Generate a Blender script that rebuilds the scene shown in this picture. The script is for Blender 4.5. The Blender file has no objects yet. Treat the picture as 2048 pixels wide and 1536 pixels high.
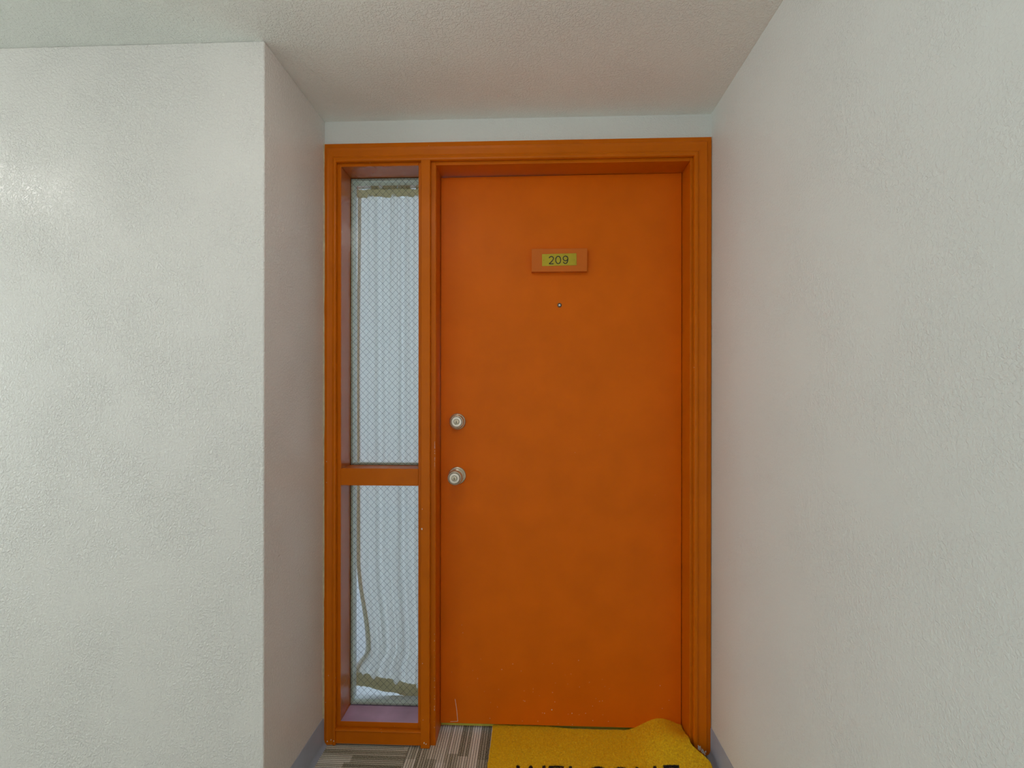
import bpy, bmesh, math, random
import numpy as np
from mathutils import Vector, Matrix

scene = bpy.context.scene
COL = scene.collection
PI = math.pi

# ------------------------------------------------------------------ camera
cam_d = bpy.data.cameras.new('camera')
cam = bpy.data.objects.new('camera', cam_d)
COL.objects.link(cam)
cam_d.sensor_fit = 'HORIZONTAL'
cam_d.sensor_width = 36.0
cam_d.lens = 1000.0 / 2048.0 * 36.0
cam_d.shift_y = 30.78 / 2048.0
cam_d.clip_start = 0.02
cam.matrix_world = (Matrix.Translation((0, -1.766, 1.234)) @ Matrix.Rotation(0.0382, 4, 'Z')
                    @ Matrix.Rotation(PI / 2, 4, 'X') @ Matrix.Rotation(0.0011, 4, 'Z'))
scene.camera = cam

# ------------------------------------------------------------------ world, exposure
scene.view_settings.view_transform = 'Standard'
scene.view_settings.look = 'None'
scene.view_settings.gamma = 1.0
scene.view_settings.use_curve_mapping = False
scene.view_settings.exposure = -0.15
scene.cycles.use_denoising = True
scene.cycles.max_bounces = 8
scene.cycles.diffuse_bounces = 6
scene.cycles.glossy_bounces = 3
scene.cycles.transparent_max_bounces = 10
scene.cycles.use_adaptive_sampling = True
scene.cycles.adaptive_threshold = 0.09
scene.cycles.adaptive_min_samples = 12
scene.cycles.sample_clamp_indirect = 4.0

world = bpy.data.worlds.new('world')
scene.world = world
world.use_nodes = True
world.node_tree.nodes['Background'].inputs[0].default_value = (0.62, 0.78, 1.0, 1)
world.node_tree.nodes['Background'].inputs[1].default_value = 0.25

YW = -3.285
LAMP_STRENGTH = 8.0
LAMP_COLOR = (1.0, 0.97, 0.91)


def area(name, loc, direction, sx, sy, power, color):
    d = bpy.data.lights.new(name, 'AREA')
    d.shape = 'RECTANGLE'
    d.size, d.size_y = sx, sy
    d.energy = power
    d.color = color
    o = bpy.data.objects.new(name, d)
    COL.objects.link(o)
    o.location = loc
    o.rotation_euler = Vector(direction).to_track_quat('-Z', 'Y').to_euler()
    return o


# daylight coming in through the flat's own window (far wall of the room behind the door)
area('flat_window_daylight', (-0.55, 3.36, 1.45), (0, -1, -0.15), 1.9, 1.4, 46, (0.62, 0.77, 1.0))
# lights added to brighten the place, in three unseen, added corridor windows: two in the long wall behind the camera, one in the far end wall
area('added_corridor_light', (-3.10, YW, 1.20), (0, 1, 0), 1.42, 1.62, 13, (1.0, 0.985, 0.97))
area('added_near_light', (-0.50, YW, 1.15), (0, 1, 0), 1.12, 1.82, 8, (1.0, 0.965, 0.945))
area('added_end_light', (-6.14, -1.80, 1.20), (1, 0, 0), 1.72, 1.82, 56, (0.86, 1.0, 1.0))

# ------------------------------------------------------------------ node helpers


def new_mat(name):
    m = bpy.data.materials.new(name)
    m.use_nodes = True
    nt = m.node_tree
    return m, nt, nt.nodes['Principled BSDF']


def N(nt, kind, **kw):
    n = nt.nodes.new(kind)
    for k, v in kw.items():
        if k.startswith('i_'):
            n.inputs[k[2:]].default_value = v
        else:
            setattr(n, k, v)
    return n


def math_node(nt, op, a, b=None, c=None):
    n = nt.nodes.new('ShaderNodeMath')
    n.operation = op
    for i, v in enumerate((a, b, c)):
        if v is None:
            continue
        if isinstance(v, (int, float)):
            n.inputs[i].default_value = v
        else:
            nt.links.new(v, n.inputs[i])
    return n.outputs[0]


def ramp(nt, fac, stops):
    r = nt.nodes.new('ShaderNodeValToRGB')
    els = r.color_ramp.elements
    while len(els) < len(stops):
        els.new(0.5)
    for e, (p, c) in zip(els, stops):
        e.position = p
        e.color = (c, c, c, 1) if isinstance(c, (int, float)) else (*c, 1)
    nt.links.new(fac, r.inputs[0])
    return r.outputs[0]


def plain(name, color, rough=0.5, metal=0.0, spec=0.5, noise=0.0, nscale=40.0):
    m, nt, b = new_mat(name)
    b.inputs['Roughness'].default_value = rough
    b.inputs['Metallic'].default_value = metal
    b.inputs['Specular IOR Level'].default_value = spec
    tc = N(nt, 'ShaderNodeTexCoord')
    no = N(nt, 'ShaderNodeTexNoise', i_Scale=nscale, i_Detail=3.0)
    nt.links.new(tc.outputs['Object'], no.inputs['Vector'])
    lo = tuple(c * (1 - noise) for c in color)
    hi = tuple(min(1, c * (1 + noise)) for c in color)
    col = ramp(nt, no.outputs['Fac'], [(0.3, lo), (0.7, hi)])
    nt.links.new(col, b.inputs['Base Color'])
    return m


def wall_mat(name, color, scale, dist, rough, spec, lo=0.42, hi=0.62, patch=0.55, aniso=1.0):
    """painted plaster with an orange-peel / knock-down relief"""
    m, nt, b = new_mat(name)
    tc = N(nt, 'ShaderNodeTexCoord')
    mp = N(nt, 'ShaderNodeMapping')
    mp.inputs['Scale'].default_value = (1, 1, aniso)
    nt.links.new(tc.outputs['Object'], mp.inputs['Vector'])
    v = mp.outputs['Vector']
    n1 = N(nt, 'ShaderNodeTexNoise', i_Scale=scale, i_Detail=2.5, i_Roughness=0.55)
    n1.inputs['Distortion'].default_value = 0.6
    nt.links.new(v, n1.inputs['Vector'])
    n2 = N(nt, 'ShaderNodeTexNoise', i_Scale=5.0, i_Detail=3.0)
    nt.links.new(v, n2.inputs['Vector'])
    n3 = N(nt, 'ShaderNodeTexNoise', i_Scale=1.6, i_Detail=4.0)
    nt.links.new(v, n3.inputs['Vector'])
    relief = ramp(nt, n1.outputs['Fac'], [(lo, 0.0), (hi, 1.0)])
    mask = ramp(nt, n2.outputs['Fac'], [(0.34, 1.0 - patch), (0.6, 1.0)])
    h = math_node(nt, 'MULTIPLY', relief, mask)
    bp = N(nt, 'ShaderNodeBump', i_Strength=1.0)
    bp.inputs['Distance'].default_value = dist
    nt.links.new(h, bp.inputs['Height'])
    nt.links.new(bp.outputs['Normal'], b.inputs['Normal'])
    c0 = tuple(c * 0.975 for c in color)
    c1 = tuple(c * 1.015 for c in color)
    col = ramp(nt, n3.outputs['Fac'], [(0.3, c0), (0.7, c1)])
    nt.links.new(col, b.inputs['Base Color'])
    b.inputs['Roughness'].default_value = rough
    b.inputs['Specular IOR Level'].default_value = spec
    return m


M = {}
M['wall'] = wall_mat('wall_paint', (0.785, 0.77, 0.74), 150, 0.0011, 0.27, 0.5)
M['wall_smooth'] = wall_mat('wall_paint_smooth', (0.755, 0.785, 0.765), 170, 0.0006, 0.42, 0.4)
M['ceiling'] = wall_mat('ceiling_paint', (0.90, 0.92, 0.885), 150, 0.0011, 0.6, 0.3, 0.44, 0.60, 0.35)
M['wall_plain'] = plain('wall_paint_plain', (0.765, 0.785, 0.755), 0.5)
M['room'] = plain('room_paint', (0.82, 0.83, 0.82), 0.6, noise=0.02)
M['room_floor'] = plain('room_floor', (0.62, 0.62, 0.60), 0.5, noise=0.05)
M['white_trim'] = plain('white_trim', (0.80, 0.84, 0.74), 0.4, noise=0.02)
M['white_sill'] = plain('white_sill', (0.84, 0.86, 0.86), 0.4, noise=0.02)
M['base'] = plain('vinyl_base', (0.35, 0.41, 0.51), 0.32, spec=0.5, noise=0.08, nscale=14)
M['caulk'] = plain('caulk', (0.60, 0.56, 0.36), 0.5, noise=0.15, nscale=60)
M['nickel'] = plain('satin_nickel', (0.60, 0.54, 0.41), 0.32, 0.65, noise=0.04)
M['nickel_face'] = plain('nickel_face', (0.62, 0.58, 0.48), 0.30, 0.7, noise=0.03)
M['dark_groove'] = plain('dark_groove', (0.02, 0.018, 0.015), 0.6)
M['brass'] = plain('brushed_brass', (0.50, 0.40, 0.03), 0.36, 0.6, noise=0.05, nscale=90)
M['brass_floor'] = plain('threshold_brass', (0.36, 0.33, 0.02), 0.4, 0.4, noise=0.1, nscale=60)
M['ink'] = plain('engraved_black', (0.012, 0.012, 0.014), 0.5)
M['chip'] = plain('bare_primer', (0.90, 0.80, 0.73), 0.6, noise=0.15, nscale=120)
M['wire'] = plain('glass_wire', (0.07, 0.08, 0.085), 0.5, 0.3)
M['rod'] = plain('white_rod', (0.86, 0.88, 0.90), 0.25, noise=0.01)
M['lamp_base'] = plain('lamp_base', (0.75, 0.74, 0.72), 0.4)
M['rubber'] = plain('mat_backing', (0.025, 0.022, 0.018), 0.75, noise=0.2, nscale=80)
M['mat_under'] = plain('mat_under', (0.94, 0.60, 0.008), 0.85, noise=0.25, nscale=160)


def paint_mat(name, color, rough, spec, streak=(1, 1, 1), blotch=0.05, bump=0.00012, coat=0.0):
    m, nt, b = new_mat(name)
    tc = N(nt, 'ShaderNodeTexCoord')
    mp = N(nt, 'ShaderNodeMapping')
    mp.inputs['Scale'].default_value = streak
    nt.links.new(tc.outputs['Object'], mp.inputs['Vector'])
    n1 = N(nt, 'ShaderNodeTexNoise', i_Scale=7.0, i_Detail=4.0)
    n2 = N(nt, 'ShaderNodeTexNoise', i_Scale=260.0, i_Detail=2.0)
    n3 = N(nt, 'ShaderNodeTexNoise', i_Scale=3.0, i_Detail=3.0)
    nt.links.new(tc.outputs['Object'], n1.inputs['Vector'])
    nt.links.new(mp.outputs['Vector'], n2.inputs['Vector'])
    nt.links.new(tc.outputs['Object'], n3.inputs['Vector'])
    col = ramp(nt, n1.outputs['Fac'], [(0.3, tuple(c * (1 - blotch) for c in color)), (0.7, tuple(c * (1 + blotch) for c in color))])
    nt.links.new(col, b.inputs['Base Color'])
    r = math_node(nt, 'MULTIPLY_ADD', n3.outputs['Fac'], 0.14, rough - 0.07)
    nt.links.new(r, b.inputs['Roughness'])
    bp = N(nt, 'ShaderNodeBump', i_Strength=0.8)
    bp.inputs['Distance'].default_value = bump
    nt.links.new(n2.outputs['Fac'], bp.inputs['Height'])
    nt.links.new(bp.outputs['Normal'], b.inputs['Normal'])
    b.inputs['Specular IOR Level'].default_value = spec
    return m


M['door'] = paint_mat('door_paint', (0.75, 0.150, 0.002), 0.46, 0.13, (1, 1, 0.6))
M['frame'] = paint_mat('frame_paint', (0.62, 0.142, 0.001), 0.36, 0.16, (1, 1, 0.05), 0.06)
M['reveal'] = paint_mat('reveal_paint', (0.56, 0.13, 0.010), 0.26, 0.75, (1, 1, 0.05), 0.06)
M['sill_sheen'] = paint_mat('lilac_sheen_sill_paint', (0.60, 0.38, 0.58), 0.38, 0.6, (1, 1, 1), 0.22)  # lilac sheen of cool light from the glass, painted into the sill colour
M['block'] = paint_mat('block_paint', (0.66, 0.155, 0.015), 0.45, 0.2)


def glass_mat():
    m = bpy.data.materials.new('wired_glass')
    m.use_nodes = True
    nt = m.node_tree
    nt.nodes.clear()
    out = nt.nodes.new('ShaderNodeOutputMaterial')
    tr = nt.nodes.new('ShaderNodeBsdfTransparent')
    tr.inputs[0].default_value = (0.965, 0.985, 0.965, 1)
    gl = nt.nodes.new('ShaderNodeBsdfGlossy')
    gl.inputs['Roughness'].default_value = 0.03
    tc = nt.nodes.new('ShaderNodeTexCoord')
    no = N(nt, 'ShaderNodeTexNoise', i_Scale=22.0, i_Detail=1.0)
    nt.links.new(tc.outputs['Object'], no.inputs['Vector'])
    bp = N(nt, 'ShaderNodeBump', i_Strength=0.4)
    bp.inputs['Distance'].default_value = 0.0006
    nt.links.new(no.outputs['Fac'], bp.inputs['Height'])
    nt.links.new(bp.outputs['Normal'], gl.inputs['Normal'])
    fr = nt.nodes.new('ShaderNodeFresnel')
    fr.inputs[0].default_value = 1.45
    mx = nt.nodes.new('ShaderNodeMixShader')
    nt.links.new(fr.outputs[0], mx.inputs[0])
    nt.links.new(tr.outputs[0], mx.inputs[1])
    nt.links.new(gl.outputs[0], mx.inputs[2])
    nt.links.new(mx.outputs[0], out.inputs[0])
    return m


def fabric_mat(name, refl, trans):
    m = bpy.data.materials.new(name)
    m.use_nodes = True
    nt = m.node_tree
    nt.nodes.clear()
    out = nt.nodes.new('ShaderNodeOutputMaterial')
    di = nt.nodes.new('ShaderNodeBsdfDiffuse')
    tr = nt.nodes.new('ShaderNodeBsdfTranslucent')
    tc = nt.nodes.new('ShaderNodeTexCoord')
    no = N(nt, 'ShaderNodeTexNoise', i_Scale=180.0, i_Detail=2.0)
    nt.links.new(tc.outputs['Object'], no.inputs['Vector'])
    c1 = ramp(nt, no.outputs['Fac'], [(0.3, tuple(c * 0.96 for c in refl)), (0.7, refl)])
    c2 = ramp(nt, no.outputs['Fac'], [(0.3, tuple(c * 0.96 for c in trans)), (0.7, trans)])
    nt.links.new(c1, di.inputs[0])
    nt.links.new(c2, tr.inputs[0])
    ad = nt.nodes.new('ShaderNodeAddShader')
    nt.links.new(di.outputs[0], ad.inputs[0])
    nt.links.new(tr.outputs[0], ad.inputs[1])
    nt.links.new(ad.outputs[0], out.inputs[0])
    return m


M['glass'] = glass_mat()
M['gathered'] = fabric_mat('gathered_fabric', (0.45, 0.415, 0.305), (0.34, 0.305, 0.21))
M['hem'] = fabric_mat('hem_fabric', (0.35, 0.335, 0.27), (0.44, 0.415, 0.31))
M['fabric'] = fabric_mat('curtain_fabric', (0.36, 0.355, 0.35), (0.53, 0.515, 0.48))


def emit_mat(name, color, strength):
    m = bpy.data.materials.new(name)
    m.use_nodes = True
    nt = m.node_tree
    nt.nodes.clear()
    out = nt.nodes.new('ShaderNodeOutputMaterial')
    e = nt.nodes.new('ShaderNodeEmission')
    e.inputs[0].default_value = (*color, 1)
    e.inputs[1].default_value = strength
    nt.links.new(e.outputs[0], out.inputs[0])
    return m


def lens_mat():
    m, nt, b = new_mat('peephole_lens')
    b.inputs['Base Color'].default_value = (0.75, 0.8, 0.85, 1)
    b.inputs['Metallic'].default_value = 0.9
    b.inputs['Roughness'].default_value = 0.12
    return m


M['lens'] = lens_mat()
M['peep_ring'] = plain('peephole_ring', (0.16, 0.13, 0.10), 0.3, 0.9)


def carpet_mat():
    """loop-pile carpet tile: ribs run along local X, colour in dashes of several ribs"""
    m, nt, b = new_mat('carpet_tile')
    tc = N(nt, 'ShaderNodeTexCoord')
    oi = N(nt, 'ShaderNodeObjectInfo')
    sp = N(nt, 'ShaderNodeSeparateXYZ')
    nt.links.new(tc.outputs['Object'], sp.inputs[0])
    x, y = sp.outputs[0], sp.outputs[1]
    off = math_node(nt, 'MULTIPLY', oi.outputs['Random'], 37.0)
    row = math_node(nt, 'MULTIPLY', y, 1 / 0.0088)
    rowi = math_node(nt, 'FLOOR', row)
    rowf = math_node(nt, 'FRACT', row)
    blk = math_node(nt, 'FLOOR', math_node(nt, 'DIVIDE', rowi, 4.0))
    # block dashes
    cb = N(nt, 'ShaderNodeCombineXYZ')
    wn0 = N(nt, 'ShaderNodeTexWhiteNoise', noise_dimensions='1D')
    nt.links.new(math_node(nt, 'ADD', blk, off), wn0.inputs['W'])
    xd = math_node(nt, 'FLOOR', math_node(nt, 'ADD', math_node(nt, 'MULTIPLY', x, 1 / 0.20),
                                          math_node(nt, 'MULTIPLY', wn0.outputs['Value'], 0.35)))
    nt.links.new(xd, cb.inputs[0])
    nt.links.new(math_node(nt, 'ADD', blk, off), cb.inputs[1])
    wn1 = N(nt, 'ShaderNodeTexWhiteNoise', noise_dimensions='2D')
    nt.links.new(cb.outputs[0], wn1.inputs['Vector'])
    # single rib tone
    wn2 = N(nt, 'ShaderNodeTexWhiteNoise', noise_dimensions='1D')
    nt.links.new(math_node(nt, 'ADD', rowi, off), wn2.inputs['W'])
    # loops
    nz = N(nt, 'ShaderNodeTexNoise', i_Scale=330.0, i_Detail=2.0)
    nt.links.new(tc.outputs['Object'], nz.inputs['Vector'])
    tone = math_node(nt, 'ADD', math_node(nt, 'MULTIPLY', wn1.outputs['Value'], 0.34),
                     math_node(nt, 'MULTIPLY', wn2.outputs['Value'], 0.20))
    tone = math_node(nt, 'ADD', tone, math_node(nt, 'MULTIPLY', math_node(nt, 'SUBTRACT', nz.outputs['Fac'], 0.22), 0.70))
    rib = math_node(nt, 'SINE', math_node(nt, 'MULTIPLY', rowf, PI))
    ribc = ramp(nt, rib, [(0.18, 0.34), (0.66, 1.0)])
    col = ramp(nt, tone, [(0.16, (0.09, 0.087, 0.05)), (0.36, (0.45, 0.44, 0.34)), (0.56, (0.74, 0.73, 0.63)), (0.78, (0.95, 0.945, 0.89))])
    mx = N(nt, 'ShaderNodeMix', data_type='RGBA', blend_type='MULTIPLY')
    mx.inputs[0].default_value = 1.0
    nt.links.new(col, mx.inputs[6])
    nt.links.new(ribc, mx.inputs[7])
    nt.links.new(mx.outputs[2], b.inputs['Base Color'])
    h = math_node(nt, 'ADD', rib, math_node(nt, 'MULTIPLY', nz.outputs['Fac'], 0.8))
    bp = N(nt, 'ShaderNodeBump', i_Strength=1.0)
    bp.inputs['Distance'].default_value = 0.0012
    nt.links.new(h, bp.inputs['Height'])
    nt.links.new(bp.outputs['Normal'], b.inputs['Normal'])
    b.inputs['Roughness'].default_value = 0.9
    b.inputs['Specular IOR Level'].default_value = 0.1
    return m


def fibre_mat(name, dark, mid, light):
    m, nt, b = new_mat(name)
    at = N(nt, 'ShaderNodeAttribute', attribute_name='tone')
    col = ramp(nt, at.outputs['Fac'], [(0.0, dark), (0.55, mid), (1.0, light)])
    nt.links.new(col, b.inputs['Base Color'])
    b.inputs['Roughness'].default_value = 0.7
    b.inputs['Specular IOR Level'].default_value = 0.2
    tr = N(nt, 'ShaderNodeBsdfTranslucent')
    nt.links.new(col, tr.inputs[0])
    mx = N(nt, 'ShaderNodeMixShader')
    mx.inputs[0].default_value = 0.25
    nt.links.new(b.outputs[0], mx.inputs[1])
    nt.links.new(tr.outputs[0], mx.inputs[2])
    nt.links.new(mx.outputs[0], nt.nodes['Material Output'].inputs[0])
    return m


M['carpet'] = carpet_mat()
M['fibre'] = fibre_mat('coir_yellow', (0.84, 0.44, 0.003), (0.96, 0.62, 0.008), (0.98, 0.76, 0.09))
M['fibre_black'] = fibre_mat('coir_black', (0.006, 0.006, 0.007), (0.015, 0.014, 0.016), (0.05, 0.05, 0.05))

# ------------------------------------------------------------------ mesh helpers


class MB:
    def __init__(self):
        self.v, self.f = [], []

    def add(self, verts, faces):
        o = len(self.v)
        self.v += [tuple(p) for p in verts]
        self.f += [tuple(i + o for i in f) for f in faces]
        return self

    def box(self, x0, x1, y0, y1, z0, z1):
        return self.add([(x0, y0, z0), (x1, y0, z0), (x1, y1, z0), (x0, y1, z0),
                         (x0, y0, z1), (x1, y0, z1), (x1, y1, z1), (x0, y1, z1)],
                        [(0, 3, 2, 1), (4, 5, 6, 7), (0, 1, 5, 4), (1, 2, 6, 5), (2, 3, 7, 6), (3, 0, 4, 7)])

    def lathe_y(self, cx, cz, prof, n=40, y0=0.0):
        """prof: (radius, distance out of the door towards -y)"""
        vs, fs = [], []
        for r, d in prof:
            for k in range(n):
                a = 2 * PI * k / n
                vs.append((cx + r * math.cos(a), y0 - d, cz + r * math.sin(a)))
        m = len(prof)
        for i in range(m - 1):
            for k in range(n):
                k2 = (k + 1) % n
                fs.append((i * n + k, i * n + k2, (i + 1) * n + k2, (i + 1) * n + k))
        fs.append(tuple(range(n))[::-1])
        fs.append(tuple((m - 1) * n + k for k in range(n)))
        return self.add(vs, fs)

    def sweep(self, rings, close=True):
        """rings: list of equal-length loops of points, joined in order and capped"""
        n = len(rings[0])
        vs = [p for r in rings for p in r]
        fs = []
        for i in range(len(rings) - 1):
            for k in range(n):
                k2 = (k + 1) % n
                fs.append((i * n + k, i * n + k2, (i + 1) * n + k2, (i + 1) * n + k))
        if close:
            fs.append(tuple(range(n))[::-1])
            fs.append(tuple((len(rings) - 1) * n + k for k in range(n)))
        return self.add(vs, fs)

    def ribbon_xz(self, pts, w, y0, y1):
        """flat stroke of width w along pts (x, z), from y0 (back) to y1 (front)"""
        P = [Vector(p) for p in pts]
        L, R = [], []
        for i, p in enumerate(P):
            a = P[max(0, i - 1)]
            b = P[min(len(P) - 1, i + 1)]
            t = (b - a).normalized()
            n = Vector((-t.y, t.x)) * w / 2
            L.append(p + n)
            R.append(p - n)
        rings = [[(l.x, y0, l.y), (r.x, y0, r.y), (r.x, y1, r.y), (l.x, y1, l.y)] for l, r in zip(L, R)]
        return self.sweep(rings)


def link(o, parent=None):
    COL.objects.link(o)
    if parent is not None:
        o.parent = parent
    return o


def build(name, mb, mat, parent=None, smooth=False, bevel=0.0, seg=2):
    me = bpy.data.meshes.new(name)
    me.from_pydata(mb.v, [], mb.f)
    bm = bmesh.new()
    bm.from_mesh(me)
    bmesh.ops.recalc_face_normals(bm, faces=bm.faces)
    bm.to_mesh(me)
    bm.free()
    me.materials.append(mat)
    if smooth:
        me.polygons.foreach_set('use_smooth', [True] * len(me.polygons))
    o = link(bpy.data.objects.new(name, me), parent)
    if bevel:
        bv = o.modifiers.new('bevel', 'BEVEL')
        bv.width = bevel
        bv.segments = seg
        bv.limit_method = 'ANGLE'
    elif smooth:
        es = o.modifiers.new('edges', 'EDGE_SPLIT')
        es.split_angle = math.radians(38)
    return o


def empty(name, loc=(0, 0, 0)):
    o = bpy.data.objects.new(name, None)
    o.empty_display_size = 0.05
    COL.objects.link(o)
    return o


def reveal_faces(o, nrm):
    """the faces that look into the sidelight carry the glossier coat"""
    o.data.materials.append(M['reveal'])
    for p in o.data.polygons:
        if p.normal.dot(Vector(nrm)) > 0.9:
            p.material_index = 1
    return o


def tag(o, label, cat, kind=None, group=None):
    o['label'] = label
    o['category'] = cat
    if kind:
        o['kind'] = kind
    if group:
        o['group'] = group
    return o


def B(x0, x1, y0, y1, z0, z1):
    return MB().box(x0, x1, y0, y1, z0, z1)


# ------------------------------------------------------------------ measures (metres; casing plane y=0, carpet z=0)
XL, XR = -0.740, 0.6255          # side walls of the recess
YF = -0.407                      # corridor wall left of the recess
YB = -3.30                       # corridor wall behind the camera
XE = -6.2                        # far end of the corridor
ZC = 2.228                       # ceiling
ZT = 2.144                       # top of the casing
SX0, SX1 = -0.682, -0.402        # sidelight opening
DX0, DX1 = -0.341, 0.5545        # door opening
ZH = 2.068                       # underside of head jamb
YD = 0.095                       # face of door and glass
YI = 0.148                       # inner edge of the jambs

# ------------------------------------------------------------------ structure
floor = build('floor', B(XE - .1, XR + .12, YB - .1, 0.16, -0.12, -0.006), M['rubber'])
tag(floor, 'corridor floor of grey-brown ribbed carpet tiles', 'floor', 'structure')
tile_me = None
ts = 0.5
rnd = random.Random(4)
for i in range(-11, 4):
    for j in range(0, 7):
        cx = -0.432 + ts * (i + 0.5)
        cy = 0.160 - ts * (j + 0.5)
        if cx > XR + .2 or (cx < XL - .3 and cy > YF + .1):
            continue
        if tile_me is None:
            h = ts / 2 - 0.0006
            o = build('carpet_tile', B(-h, h, -h, h, -0.006, 0.0), M['carpet'], floor)
            tile_me = o.data
        else:
            o = link(bpy.data.objects.new('carpet_tile', tile_me), floor)
        o.location = (cx, cy, 0)
        o.rotation_euler = (0, 0, (PI / 2 if (i + j) % 2 == 0 else 0) + (PI if rnd.random() < .5 else 0))

ceiling = build('ceiling', B(XE - .1, XR + .12, YB - .1, YI, ZC, ZC + .12), M['ceiling'])
tag(ceiling, 'white knock-down textured ceiling over the corridor and doorway recess', 'ceiling', 'structure')

wl = build('wall_left', B(XE - .1, XL, YF, YI, -0.006, ZC), M['wall'], bevel=0.004, seg=3)
tag(wl, 'off-white orange-peel wall left of the doorway, with its return into the recess', 'wall', 'structure')
wr = build('wall_right', B(XR, XR + .12, YB, YI, -0.006, ZC), M['wall_smooth'])
tag(wr, 'off-white wall right of the orange door, running towards the viewer', 'wall', 'structure')
wb = build('wall_back', B(XL, XR, 0.0, YI, ZH + .018, ZC), M['wall_smooth'])
tag(wb, 'narrow strip of off-white wall above the orange door frame', 'wall', 'structure')
# the long wall behind the camera with two window openings added for light, and the far end wall with one
W1 = (-3.85, -2.35, 0.35, 2.05)
W4 = (-1.10, 0.10, 0.20, 2.10)
W2 = (-2.70, -0.90, 0.25, 2.15)
wf = MB()
for x0, x1 in ((XE, W1[0]), (W1[1], W4[0]), (W4[1], XR + .12)):
    wf.box(x0, x1, YB - .1, YB, -0.006, ZC)
for w in (W1, W4):
    wf.box(w[0], w[1], YB - .1, YB, -0.006, w[2])
    wf.box(w[0], w[1], YB - .1, YB, w[3], ZC)
wf = build('wall_front', wf, M['wall_plain'])
tag(wf, 'off-white corridor wall facing the orange door', 'wall', 'structure')
we = MB()
we.box(XE - .1, XE, YB, W2[0], -0.006, ZC)
we.box(XE - .1, XE, W2[1], YF, -0.006, ZC)
we.box(XE - .1, XE, W2[0], W2[1], -0.006, W2[2])
we.box(XE - .1, XE, W2[0], W2[1], W2[3], ZC)
we = build('wall_end', we, M['wall_plain'])
tag(we, 'off-white end wall far down the corridor on the left', 'wall', 'structure')


def added_window_frame(name, w, along_x, label):  # frame of an unseen window added to let light in
    t = 0.04
    bars = ((w[0], w[0] + t, w[2], w[3]), (w[1] - t, w[1], w[2], w[3]), (w[0] + t, w[1] - t, w[2], w[2] + t), (w[0] + t, w[1] - t, w[3] - t, w[3]))
    o = empty(name)
    tag(o, label, 'window', 'structure')
    for a0, a1, z0, z1 in bars:
        if along_x:
            build('frame_bar', B(a0, a1, YB - .09, YB - .05, z0, z1), M['white_sill'], o)
        else:
            build('frame_bar', B(XE - .09, XE - .05, a0, a1, z0, z1), M['white_sill'], o)


added_window_frame('added_window_2', W1, True, 'white framed corridor window, added out of view for its light, in the wall facing the door, further left')
added_window_frame('added_window_3', W4, True, 'white framed corridor window, added out of view for its light, in the wall straight across from the door')
added_window_frame('added_window_4', W2, False, 'white framed window, added out of view for its light, in the far end wall of the corridor')

# the flat behind the door
fl = build('floor_flat', B(-1.9, 1.6, 0.16, 3.4, -0.1, -0.002), M['room_floor'])
tag(fl, 'pale floor of the flat behind the orange door', 'floor', 'structure')
fc = build('ceiling_flat', B(-1.9, 1.6, YI, 3.4, 2.40, 2.5), M['room'])
tag(fc, 'white ceiling of the flat behind the orange door', 'ceiling', 'structure')
ap = MB()
ap.box(-1.9, -1.8, YI, 3.4, 0, 2.4)
ap.box(1.5, 1.6, YI, 3.4, 0, 2.4)
ap.box(-1.8, 1.5, 3.4, 3.5, 0, 0.7)
ap.box(-1.8, 1.5, 3.4, 3.5, 2.2, 2.4)
ap.box(-1.8, -1.55, 3.4, 3.5, 0.7, 2.2)
ap.box(0.45, 1.5, 3.4, 3.5, 0.7, 2.2)
ap.box(-1.8, XL - .02, YI, YI + .01, 0, 2.4)
ap.box(XR - .02, 1.5, YI, YI + .01, 0, 2.4)
ap.box(XL - .02, XR - .02, YI, YI + .01, ZH + .05, 2.4)
ap = build('wall_flat', ap, M['room'])
tag(ap, 'white walls of the flat seen through the sidelight glass', 'wall', 'structure')

# ------------------------------------------------------------------ baseboards (vinyl cove base)


def cove(name, p0, p1, nrm, label):
    """p0->p1 along the wall foot, nrm = direction out of the wall"""
    prof = [(0, 0.0), (0.0155, 0.0), (0.0155, 0.0012), (0.0105, 0.0035), (0.006, 0.009), (0.0035, 0.018), (0.003, 0.094), (0.0015, 0.0975), (0, 0.098)]
    mb = MB()
    mb.sweep([[(p[0] + nrm[0] * d, p[1] + nrm[1] * d, h) for d, h in prof] for p in (p0, p1)])
    o = build(name, mb, M['base'], smooth=True)
    tag(o, label, 'baseboard', 'structure')
    return o


cove('baseboard_left', (XL, YF, 0), (XL, -0.001, 0), (1, 0), 'grey vinyl cove base along the left side of the recess')
cove('baseboard_right', (XR, YB, 0), (XR, -0.001, 0), (-1, 0), 'grey vinyl cove base along the right wall beside the doormat')
cove('baseboard_corridor', (XE, YF, 0), (XL, YF, 0), (0, -1), 'grey vinyl cove base along the corridor wall left of the recess')
cove('baseboard_front', (XE, YB, 0), (XR, YB, 0), (0, 1), 'grey vinyl cove base along the corridor wall facing the door')

# ------------------------------------------------------------------ door frame
frame = empty('trim_1')
tag(frame, 'orange-brown painted wooden frame around the door and its sidelight', 'door frame', 'structure')

PROF = [(0.0, 0.0), (0.0, 0.0085), (0.008, 0.0095), (0.0145, 0.0100), (0.0165, 0.0135), (0.024, 0.0118), (0.040, 0.0100),
        (0.0455, 0.0105), (0.0475, 0.0135), (0.0535, 0.0140), (0.0585, 0.0128), (0.0605, 0.0090), (0.0605, 0.0)]
PW = PROF[-1][0]


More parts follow.
